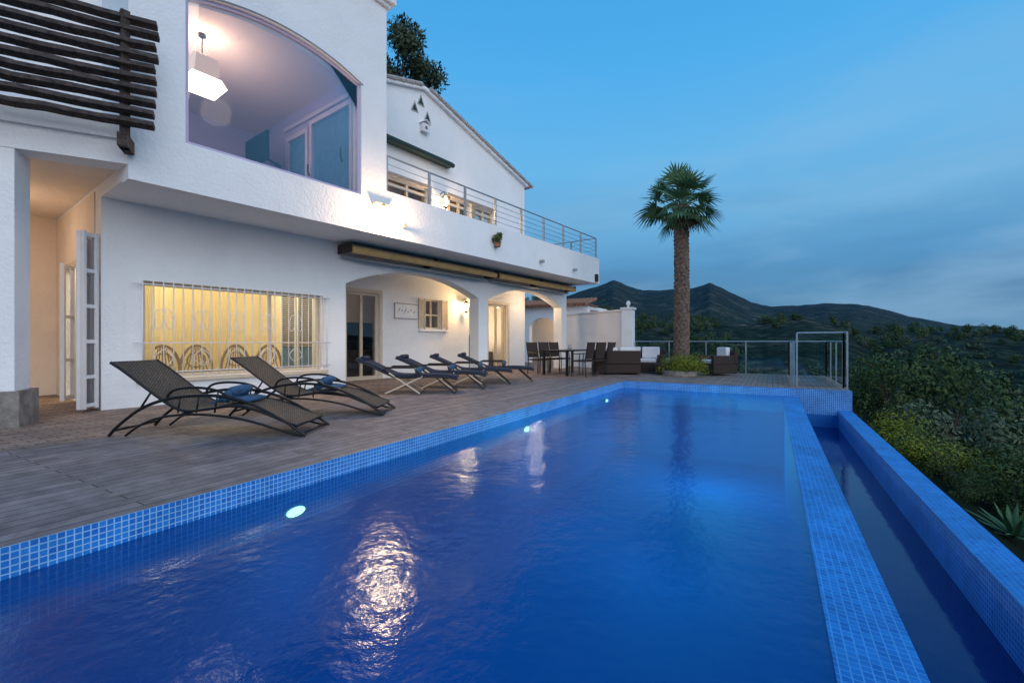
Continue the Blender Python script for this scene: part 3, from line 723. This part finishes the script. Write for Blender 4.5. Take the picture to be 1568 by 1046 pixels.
def hillmat():
    m, nt, out = newmat('scrub_hillside')
    tc = N(nt, 'ShaderNodeTexCoord')
    ln = N(nt, 'ShaderNodeVectorMath', operation='LENGTH'); L(nt, tc.outputs['Object'], ln.inputs[0])
    v = N(nt, 'ShaderNodeTexVoronoi', Scale=0.11); L(nt, tc.outputs['Object'], v.inputs['Vector'])
    n1 = N(nt, 'ShaderNodeTexNoise', Scale=0.012, Detail=12.0, Roughness=0.75); L(nt, tc.outputs['Object'], n1.inputs['Vector'])
    r = N(nt, 'ShaderNodeValToRGB'); e = r.color_ramp.elements
    e[0].position = .38; e[0].color = (.012, .024, .014, 1); e[1].position = .63; e[1].color = (.17, .14, .11, 1)
    k = e.new(.53); k.color = (.032, .05, .028, 1)
    L(nt, n1.outputs['Fac'], r.inputs['Fac'])
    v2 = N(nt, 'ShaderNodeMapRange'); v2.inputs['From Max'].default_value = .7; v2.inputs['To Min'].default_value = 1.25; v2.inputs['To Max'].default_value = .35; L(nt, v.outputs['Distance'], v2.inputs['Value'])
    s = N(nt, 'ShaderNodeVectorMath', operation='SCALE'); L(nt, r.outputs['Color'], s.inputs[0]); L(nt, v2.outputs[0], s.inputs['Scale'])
    hz = N(nt, 'ShaderNodeMapRange'); hz.inputs['From Min'].default_value = 150; hz.inputs['From Max'].default_value = 3500; hz.inputs['To Max'].default_value = .55; L(nt, ln.outputs['Value'], hz.inputs['Value'])  # aerial haze painted into the base colour, bluer with distance
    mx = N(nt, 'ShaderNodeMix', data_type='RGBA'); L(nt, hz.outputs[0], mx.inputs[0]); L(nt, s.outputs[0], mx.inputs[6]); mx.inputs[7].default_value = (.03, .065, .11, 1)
    b = N(nt, 'ShaderNodeBsdfPrincipled', Roughness=.95); b.inputs['Specular IOR Level'].default_value = .05
    L(nt, mx.outputs[2], b.inputs['Base Color'])
    bp = N(nt, 'ShaderNodeBump', Strength=1.0, Distance=3.0); L(nt, v.outputs['Distance'], bp.inputs['Height']); bp.invert = True; L(nt, bp.outputs[0], b.inputs['Normal'])
    L(nt, b.outputs[0], out.inputs['Surface']); return m
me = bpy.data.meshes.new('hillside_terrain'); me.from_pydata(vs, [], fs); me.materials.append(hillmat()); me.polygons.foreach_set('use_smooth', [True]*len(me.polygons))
to = bpy.data.objects.new('hillside_terrain', me); scene.collection.objects.link(to)

# ------------------------------------------------------------------ hillside vegetation
variants = []
for i in range(6): variants.append(rawmesh(clump(2100, 1.0, (9, 14, 18)[i % 3], M['leaf'] if i not in (0, 4) else M['olive'], trunk=.5, leafscale=.043, seed=i, flat=(.8, 1.1, 1.4)[i % 3]), 'shrub_mesh'))
yel = [rawmesh(clump(1800, 1.0, 14, M['yellow'], leafscale=.045, flat=.65, seed=31+i), 'shrub_mesh') for i in range(2)]
farv = [rawmesh(clump(420, 1.0, 8, M['leaf'] if i else M['olive'], leafscale=.11, seed=50+i), 'tree_mesh') for i in range(3)]
veg = empty('hillside_shrubs')
rnd = random.Random(5)
def place(me, x, y, s, dz=0):
    o = bpy.data.objects.new('shrub', me); scene.collection.objects.link(o); o.parent = veg
    o.location = (x, y, terrain(x, y)-.12*s+dz); o.rotation_euler = (0, 0, rnd.uniform(0, 6.28)); o.scale = (s, s*rnd.uniform(.85, 1.15), s*rnd.uniform(.75, 1.1))
def okp(x, y, s):
    if x < 1.6+s*.8 and y < 16.4+s*.8: return False
    if x < -4 and y < 30: return False
    if math.hypot(x-3.1, y-9.3) < 1.3 or (x < 3.6 and y < 9.5): return False
    return True
for (r0, r1, n, s0, s1, far) in ((4, 16, 150, .35, .85, 0), (14, 40, 330, .6, 1.8, 0), (35, 110, 600, 1.1, 3.0, 0), (100, 300, 900, 2.0, 4.6, 1), (280, 600, 700, 3.5, 7.5, 1)):
    for i in range(n):
        r = math.sqrt(rnd.uniform(r0*r0, r1*r1)); a = R_(rnd.uniform(-30, 42))
        if r < 16: a = R_(rnd.uniform(0, 50))
        x, y = r*math.sin(a), r*math.cos(a); s = rnd.uniform(s0, s1)
        if rnd.random() < .5: s = s0+(s-s0)*.4
        if not okp(x, y, s): continue
        if r > 20 and noise.noise(Vector((x, y, 0))/(r*.10+6)) < -.12: continue
        me = rnd.choice(farv) if far else (rnd.choice(yel) if rnd.random() < (.12 if r < 26 else .05) else rnd.choice(variants))
        place(me, x, y, s)
for x, y, s in ((2.6, 12.6, .75), (3.5, 13.0, .9), (2.6, 13.9, .8), (4.6, 14.6, .9), (2.4, 11.6, .5)): place(yel[int(y*3) % 2], x, y, s, .25)
for x, y, s, k in ((2.9, 16.6, 1.5, 1), (4.3, 16.9, 1.6, 2), (4.8, 11.3, 1.2, 4), (3.7, 11.4, .8, 3), (5.6, 12.3, 1.4, 3), (5.6, 10.0, 1.0, 2), (4.4, 10.0, .8, 0), (-3.2, 19.0, 1.7, 1), (-1.2, 18.8, 1.5, 0), (.4, 19.2, 1.7, 3), (-2.2, 21, 2.2, 5), (2.0, 20, 1.8, 4), (7.5, 15.5, 1.6, 2), (6.3, 18.5, 2.2, 1)): place(variants[k], x, y, s, .5)

def agave(name, x, y, s, z):
    b = MB(); r = random.Random(int(x*100))
    for i in range(28):
        a = i*2.4+r.uniform(-.15, .15); el = .25+1.1*(i/28)+r.uniform(-.1, .1); ln = s*(1-.25*i/28)*r.uniform(.85, 1.1)
        d = Vector((math.cos(a)*math.cos(el), math.sin(a)*math.cos(el), math.sin(el))); sd = Vector((-math.sin(a), math.cos(a), 0))
        vs = []; fs = []
        for k in range(6):
            t = k/5; c = d*ln*t+Vector((0,0,-.2*ln*t*t)); wdt = s*.06*(1-t**2)*(.6+.8*t)
            up = sd.cross(d)
            vs += [c-sd*wdt+up*wdt*.4, c, c+sd*wdt+up*wdt*.4]
            if k: o = 3*k; fs += [(o-3, o-2, o+1, o), (o-2, o-1, o+2, o+1)]
        b.add(vs, fs, M['agave'])
    b.obj(name, smooth=True, loc=(x, y, z))
agave('agave_plant', 2.95, 9.1, .70, near_z(2.95, 9.1)+.05); agave('agave_plant', 3.3, 8.3, .65, near_z(3.3, 8.3)+.05)

# ------------------------------------------------------------------ fan palm
pe = empty('fan_palm', (-2.39, 14.35, 0))
b = MB(); vs = []; fs = []; rings = 84; seg = 20; HT = 5.05
r = random.Random(3)
for i in range(rings+1):
    t = i/rings; z = t*HT
    base = .205-.02*t+.10*math.exp(-t*16)+(.03 if t > .8 else 0)*((t-.8)*5)
    saw = (z/.115) % 1.0
    for k in range(seg):
        a = 2*math.pi*k/seg
        bump_ = .065*(saw if (k+int(z/.115)) % 2 else 1-saw)*(1.0 if t > .1 else .4)
        rr = base+bump_-.02+r.uniform(-.012, .012); vs.append((rr*math.cos(a)+.03*math.sin(t*3), rr*math.sin(a)+.02*math.sin(t*5), z))
for i in range(rings):
    for k in range(seg): fs.append((i*seg+k, i*seg+(k+1)%seg, (i+1)*seg+(k+1)%seg, (i+1)*seg+k))
b.add(vs, fs, plain('palm_trunk_fibre', (.14, .10, .08), .95, var=.7, nscale=14, bump=1, bscale=45)); b.obj('trunk', pe)
b = MB(); r = random.Random(11)
def fan(b, el, az, pl, fl, mat, r, droop=.22):
    d = Vector((math.cos(az)*math.cos(el), math.sin(az)*math.cos(el), math.sin(el)))
    sd = Vector((-math.sin(az), math.cos(az), 0)); sag = .08*pl
    p0 = Vector((.10*math.cos(az), .08*math.sin(az), HT+r.uniform(-.1, .22)))
    pm = p0+d*pl*.5; p1 = p0+d*pl-Vector((0,0,sag))
    b.tube([p0, pm, p1], [.016, .012, .009], mat, 4)
    d2 = (d+Vector((0,0,-.12))).normalized(); up = sd.cross(d2).normalized()
    nL = 15; tw = r.uniform(-.6, .6)
    sd2 = (sd*math.cos(tw)+up*math.sin(tw)); up2 = (up*math.cos(tw)-sd*math.sin(tw))
    for k in range(nL):
        th = (k/(nL-1)-.5)*R_(160)
        dr = (d2*math.cos(th)+sd2*math.sin(th)).normalized(); ln = fl*(1-.25*abs(th)/1.75)*r.uniform(.85, 1.12)
        wv = dr.cross(up2).normalized()
        vs = []; fs = []
        for j in range(4):
            t = j/3; c = p1+dr*ln*t+up2*(.04*math.sin(t*3))-Vector((0,0,1))*(droop*ln*max(0, t-.45)**1.4); ww = (.022*math.sin(min(1, t*1.6+.12)*math.pi*.6) if j < 3 else .002)*fl/.55
            vs += [c-wv*ww, c+wv*ww]
            if j: fs.append((2*j-2, 2*j-1, 2*j+1, 2*j))
        b.add(vs, fs, mat)
for i in range(50):
    t = i/50; el = R_(84-124*t**.9+r.uniform(-10, 10)); az = i*2.39996+r.uniform(-.3, .3)
    fan(b, el, az, r.uniform(.38, .72), r.uniform(.50, .74), M['palm'], r, .22+.6*t)
for i in range(16):
    fan(b, R_(r.uniform(-75, -45)), r.uniform(0, 6.28), r.uniform(.25, .45), r.uniform(.35, .58), M['palmdead'] if i % 2 else M['palm'], r, .5)
b.obj('crown', pe)
pb = clump(4600, .5, 26, M['yellow'], leafscale=.042, flat=.85, seed=77, spread=.75)
o = pb.obj('clipped_shrub', loc=(-2.35, 13.95, -.02)); o.scale = (1.55, 1.35, 1.08)
b = MB(); b.tube([(0,0,0), (0,0,.14)], .5, M['stone'], 24); b.obj('planter_ring', loc=(-2.37, 14.05, 0.004))

def bigtree(name, loc, h, crown, seed):
    e = empty(name, loc); r = random.Random(seed); b = MB()
    b.tube([(0,0,-1), (.1,.1,h*.4), (-.1,.2,h*.75), (.1,0,h)], [.28, .22, .13, .05], M['bark'], 9)
    cs = []
    for i in range(44):
        a = r.uniform(0, 6.28); rr = crown*r.uniform(.15, 1)**.6; z = h+r.uniform(-.95, .75)*crown
        c = Vector((rr*math.cos(a), rr*math.sin(a), z)); cs.append(c)
        b.tube([(0,0,h*.7), (c*.5+Vector((0,0,h*.42))), c], [.07, .045, .012], M['bark'], 5)
    b.obj('trunk', e); b = MB(); vs = []; fs = []
    for i in range(30000):
        c = r.choice(cs); d = Vector((r.gauss(0,1), r.gauss(0,1), r.gauss(0,1)*1.1)).normalized(); p = c+d*crown*.25*r.uniform(.2, 1.15)
        t = Vector((r.uniform(-1,1), r.uniform(-1,1), r.uniform(-1.3,.3))).normalized(); q = t.cross(d).normalized(); s = r.uniform(.06, .12); o = len(vs)
        vs += [p-t*s, p+q*s*.4, p+t*s, p-q*s*.4]; fs.append((o, o+1, o+2, o+3))
    b.add(vs, fs, M['olive']); b.obj('foliage', e)
bigtree('eucalyptus_tree', (-13.4, 13.5, 0), 11.0, 2.35, 4)

# ------------------------------------------------------------------ garden wall, outbuilding
gw = MB()
A = Vector((-4.35, 15.7, 0)); B = Vector((-7.6, 17.6, 0)); d = (B-A).normalized()
gw.beam(A+d*.2+Vector((0,0,1.02)), B+Vector((0,0,1.02)), .22, 2.06, M['stucco'])
gw.beam(A+d*.2+Vector((0,0,2.09)), B+Vector((0,0,2.09)), .28, .06, M['white'])
gw.box((-4.52, 15.5, 0), (-4.16, 15.86, 2.1), M['stucco']); gw.box((-4.56, 15.46, 2.1), (-4.12, 15.9, 2.17), M['white'])
gw.tube([(-4.34, 15.68, 2.17), (-4.34, 15.68, 2.24), (-4.34, 15.68, 2.30), (-4.34, 15.68, 2.38), (-4.34, 15.68, 2.41)], [.04, .04, .08, .06, .01], M['white'], 12)
gw.obj('garden_wall')
ob = MB()
ap = [(-12, 0), (-10.15, 0)]+arc(-10.15, -8.75, 1.75, 2.12)+[(-8.75, 0), (-7.2, 0), (-7.2, 2.62), (-12, 2.62)]
ob.panel(ap, [], lambda a, z, t: (a, 19.4+t, z), .3, M['stucco'])
ob.box((-12, 22, 0), (-7.2, 22.2, 2.6), M['peach']); ob.box((-12, 19.7, 2.45), (-7.2, 22, 2.6), M['stucco'])
for i in range(26):
    x = -12+i*.19; ob.tube([(x, 19.15, 2.66), (x, 20.6, 3.0)], .09, M['terracotta'], 8)
ob.box((-12.1, 19.3, 2.622), (-7.1, 20.6, 2.66), M['terracotta'])
ob.obj('garden_outbuilding')
light('outbuilding_lamp', 'POINT', (-9.4, 20.8, 2.2), 28, (1, .75, .5), None, .1)

def balustrade(name, pts, top, post_sp=1.25):
    b = MB()
    for (x0, y0), (x1, y1) in zip(pts[:-1], pts[1:]):
        p = Vector((x0, y0, 0)); q = Vector((x1, y1, 0)); l = (q-p).length; n = max(1, round(l/post_sp)); d = (q-p)/n
        for i in range(n+1):
            c = p+d*i; b.beam(c, c+Vector((0,0,top)), .032, .032, M['steel'])
        b.tube([p+Vector((0,0,top)), q+Vector((0,0,top))], .018, M['steel'], 8)
        u = d.normalized()
        for i in range(n):
            a = p+d*i+u*.05; c = p+d*(i+1)-u*.05; z0, z1 = .10, top-.06
            b.add([a+Vector((0,0,z0)), c+Vector((0,0,z0)), c+Vector((0,0,z1)), a+Vector((0,0,z1))], [(0,1,2,3)], M['fence'])
    b.obj(name)
balustrade('glass_balustrade', [(-4.1, 15.65), (.42, 15.65), (.42, 12.05)], 1.0)
balustrade('glass_gate_fence', [(.47, 12.0), (1.32, 12.0), (1.32, 11.45)], 1.19, .85)
balustrade('glass_balustrade', [(1.32, 12.1), (1.32, 15.7), (.5, 15.7)], 1.0)

# ------------------------------------------------------------------ loungers
def sling(b, prof, w0, w1, mat, th=.02):
    prof = smoothpts(prof, 2); vs = []; fs = []
    for p in prof: vs += [(p.x, w0, p.z), (p.x, w1, p.z), (p.x, w0, p.z-th), (p.x, w1, p.z-th)]
    for i in range(len(prof)-1):
        a = 4*i; c = a+4
        fs += [(a, a+1, c+1, c), (a+2, c+2, c+3, a+3), (a, c, c+2, a+2), (a+1, a+3, c+3, c+1)]
    n = 4*(len(prof)-1); fs += [(0, 2, 3, 1), (n, n+1, n+3, n+2)]
    b.add(vs, fs, mat)
def wicker_lounger(name, p, q, Wd=.66, towel_at=1.15):
    e = empty(name, (p[0], p[1], .004), math.atan2(q[1]-p[1], q[0]-p[0])); e.scale = (.96, 1, 1)
    b = MB()
    prof = [(.02, 0, .78), (.15, 0, .70), (.42, 0, .50), (.66, 0, .33), (.82, 0, .265), (1.05, 0, .29), (1.35, 0, .335), (1.60, 0, .29), (1.95, 0, .15), (2.05, 0, .12)]
    sling(b, prof, .04, Wd-.04, M['wicker']); b.obj('woven_seat', e)
    b = MB()
    for w_ in (0.02, Wd-.02):
        b.tube([Vector((v.x, w_, v.z-.005)) for v in smoothpts(prof, 2)], .016, M['black'], 8)
        b.tube(smoothpts([(0.0, w_, .01), (.10, w_, .12), (.40, w_, .34), (.85, w_, .44), (1.35, w_, .42), (1.80, w_, .24), (2.14, w_, .01)]), .017, M['black'], 8)
        b.tube(smoothpts([(.18, w_, .01), (.34, w_, .13), (.60, w_, .22), (1.0, w_, .24), (1.5, w_, .18), (1.9, w_, .05), (2.1, w_, .01)]), .013, M['black'], 8)
        b.tube(smoothpts([(.62, w_, .36), (.66, w_, .48), (.85, w_, .52), (1.15, w_, .50), (1.30, w_, .42)]), .014, M['black'], 8)
        b.tube([(.34, w_, .29), (.46, w_, .47)], .011, M['black'], 6)
        for s_ in (.75, .95, 1.15): b.tube([(s_, w_, .25), (s_+.03, w_, .43)], .009, M['black'], 6)
    for s_, z in ((.02, .77), (0.04, .06), (2.05, .115), (2.10, .03), (.8, .24), (1.5, .28)): b.tube([(s_, .02, z), (s_, Wd-.02, z)], .013, M['black'], 8)
    b.obj('tube_frame', e, smooth=True)
    b = MB()
    for k in range(3): b.tube([(towel_at+k*.04, .14+k*.02, .38+k*.04), (towel_at+k*.05+.02, .34, .395+k*.035), (towel_at+k*.04, .52, .38+k*.04)], [.045, .055, .04], M['towel'], 10)
    sling(b, [(towel_at-.12, 0, .35), (towel_at+.05, 0, .40), (towel_at+.28, 0, .37)], .14, .54, M['towel'], .03)
    b.obj('folded_towel', e, smooth=True)
wicker_lounger('wicker_sun_lounger', (-6.02, 2.02), (-4.17, 3.09))
wicker_lounger('wicker_sun_lounger', (-6.28, 3.38), (-4.48, 4.46))
def cushion_lounger(name, p, ang, Wd=.60):
    e = empty(name, (p[0], p[1], .004), ang); b = MB()
    prof = [(0, 0, .64), (.25, 0, .54), (.6, 0, .37), (.72, 0, .32), (1.0, 0, .31), (1.4, 0, .33), (1.75, 0, .31), (1.9, 0, .28)]
    sling(b, [(x, y, z+.05) for x, y, z in prof], .04, Wd-.04, M['navy'], .07)
    b.tube([(.11, .10, .67), (.11, Wd-.10, .67)], [.05, .05], M['navy'], 8)
    b.obj('cushion', e, smooth=False, bevel=.012); b = MB()
    for w_ in (.02, Wd-.02):
        b.tube([Vector((v.x, w_, v.z)) for v in smoothpts(prof, 2)], .016, M['black'], 8)
        b.tube([(.62, w_, .40), (1.20, w_, .01)], .016, M['creamframe'], 8)
        b.tube([(1.25, w_, .33), (.55, w_, .01)], .016, M['creamframe'], 8)
        b.tube([(.50, w_, .44), (.58, w_, .50), (1.1, w_, .50), (1.15, w_, .33)], .016, M['black'], 8)
        b.tube([(1.5, w_, .32), (1.86, w_, .01)], .014, M['black'], 8)
    for s_, z in ((1.20, .02), (.55, .02), (1.86, .02), (0, .64), (1.9, .28)): b.tube([(s_, .02, z), (s_, Wd-.02, z)], .014, M['black'], 8)
    b.obj('frame', e); b = MB()
    b.tube([(1.15, .12, .44), (1.15, .46, .45)], .055, M['towel'], 10); b.obj('rolled_towel', e, smooth=True)
an = math.atan2(1.0, 1.75)
for p in ((-6.80, 5.95), (-6.9, 7.1), (-6.85, 8.15), (-6.8, 9.15)): cushion_lounger('cushioned_sun_lounger', p, an+random.uniform(-.05, .05))

# ------------------------------------------------------------------ dining set
def chair(name, x, y, rz):
    e = empty(name, (x, y, .004), rz); b = MB()
    b.box((-.24, -.23, .42), (.24, .23, .46), M['rattan'])
    for a in (-.22, .22):
        b.tube([(a, -.21, 0), (a, -.21, .44)], .015, M['black'], 6)
        b.tube([(a, .24, 0), (a, .21, .44), (a, .30, .98)], .015, M['black'], 6)
        b.tube([(a, -.21, .44), (a, -.19, .64), (a, .22, .66)], .014, M['black'], 6)
    b.add([(-.21, .22, .50), (.21, .22, .50), (.21, .298, .97), (-.21, .298, .97), (-.21, .24, .50), (.21, .24, .50), (.21, .318, .97), (-.21, .318, .97)],
          [(0,1,2,3),(7,6,5,4),(0,4,5,1),(1,5,6,2),(2,6,7,3),(3,7,4,0)], M['rattan'])
    b.obj('chair_frame', e)
TX, TY = -5.40, 13.0
te = empty('dining_table', (TX, TY, .004), R_(-12)); b = MB()
b.box((-.5, -.85, .71), (.5, .85, .745), M['black'])
for a in (-.42, .42):
    for c in (-.75, .75): b.beam((a, c, 0), (a, c, .71), .06, .06, M['black'])
b.tube([(0,0,.745), (0,0,.80), (0,0,.9)], [.05, .07, .04], M['coping'], 10)
b.obj('table_top', te)
for x, y, r_ in ((-.80, -.55, 90), (-.80, .05, 90), (-.80, .62, 90), (.80, -.55, -90), (.80, .05, -90), (.80, .62, -90)):
    c, s_ = math.cos(R_(-12)), math.sin(R_(-12))
    chair('dining_chair', TX+x*c-y*s_, TY+x*s_+y*c, R_(r_-12+random.uniform(-8, 8)))
def sofa(name, x, y, rz, w_=1.4):
    e = empty(name, (x, y, .004), rz); b = MB(); h = w_/2
    b.box((-h, -.38, .05), (h, .38, .32), M['rattan']); b.box((-h, .30, .322), (h, .40, .72), M['rattan'])
    b.box((-h, -.38, .322), (-h+.13, .298, .58), M['rattan']); b.box((h-.13, -.38, .322), (h, .298, .58), M['rattan'])
    b.obj('wicker_body', e, bevel=.02); b = MB(); n = max(1, round(w_/.65))
    for i in range(n):
        a = -h+.14+(w_-.28)*i/n; c = -h+.14+(w_-.28)*(i+1)/n-.02
        b.box((a, -.36, .325), (c, .28, .45), M['cushion']); b.box((a+.02, .14, .455), (c-.02, .29, .82), M['cushion'])
    b.obj('cushions', e, bevel=.04)
sofa('wicker_sofa', -3.75, 14.95, 0, 1.5); sofa('wicker_sofa', -4.15, 13.8, R_(200), 1.3)
sofa('wicker_armchair', -1.45, 14.9, R_(-50), .8)
ct = MB(); ct.box((-3.1, 14.0, .28), (-2.75, 14.5, .34), M['rattan']); ct.box((-3.07, 14.03, .03), (-2.78, 14.47, .28), M['rattan']); ct.obj('coffee_table')
hp = clump(420, .24, 9, M['leaf'], leafscale=.16, flat=.9, seed=9)
o = hp.obj('balcony_plant', house); o.location = P(7.35, 1.50, 3.50)
b = MB(); b.tube([P(7.35, 1.47, 3.40), P(7.35, 1.47, 3.54)], [.06, .09], M['terracotta'], 10); b.tube([P(7.35, 1.36, 3.42), P(7.35, 1.45, 3.40)], .02, M['black'], 6); b.obj('plant_pot', house)
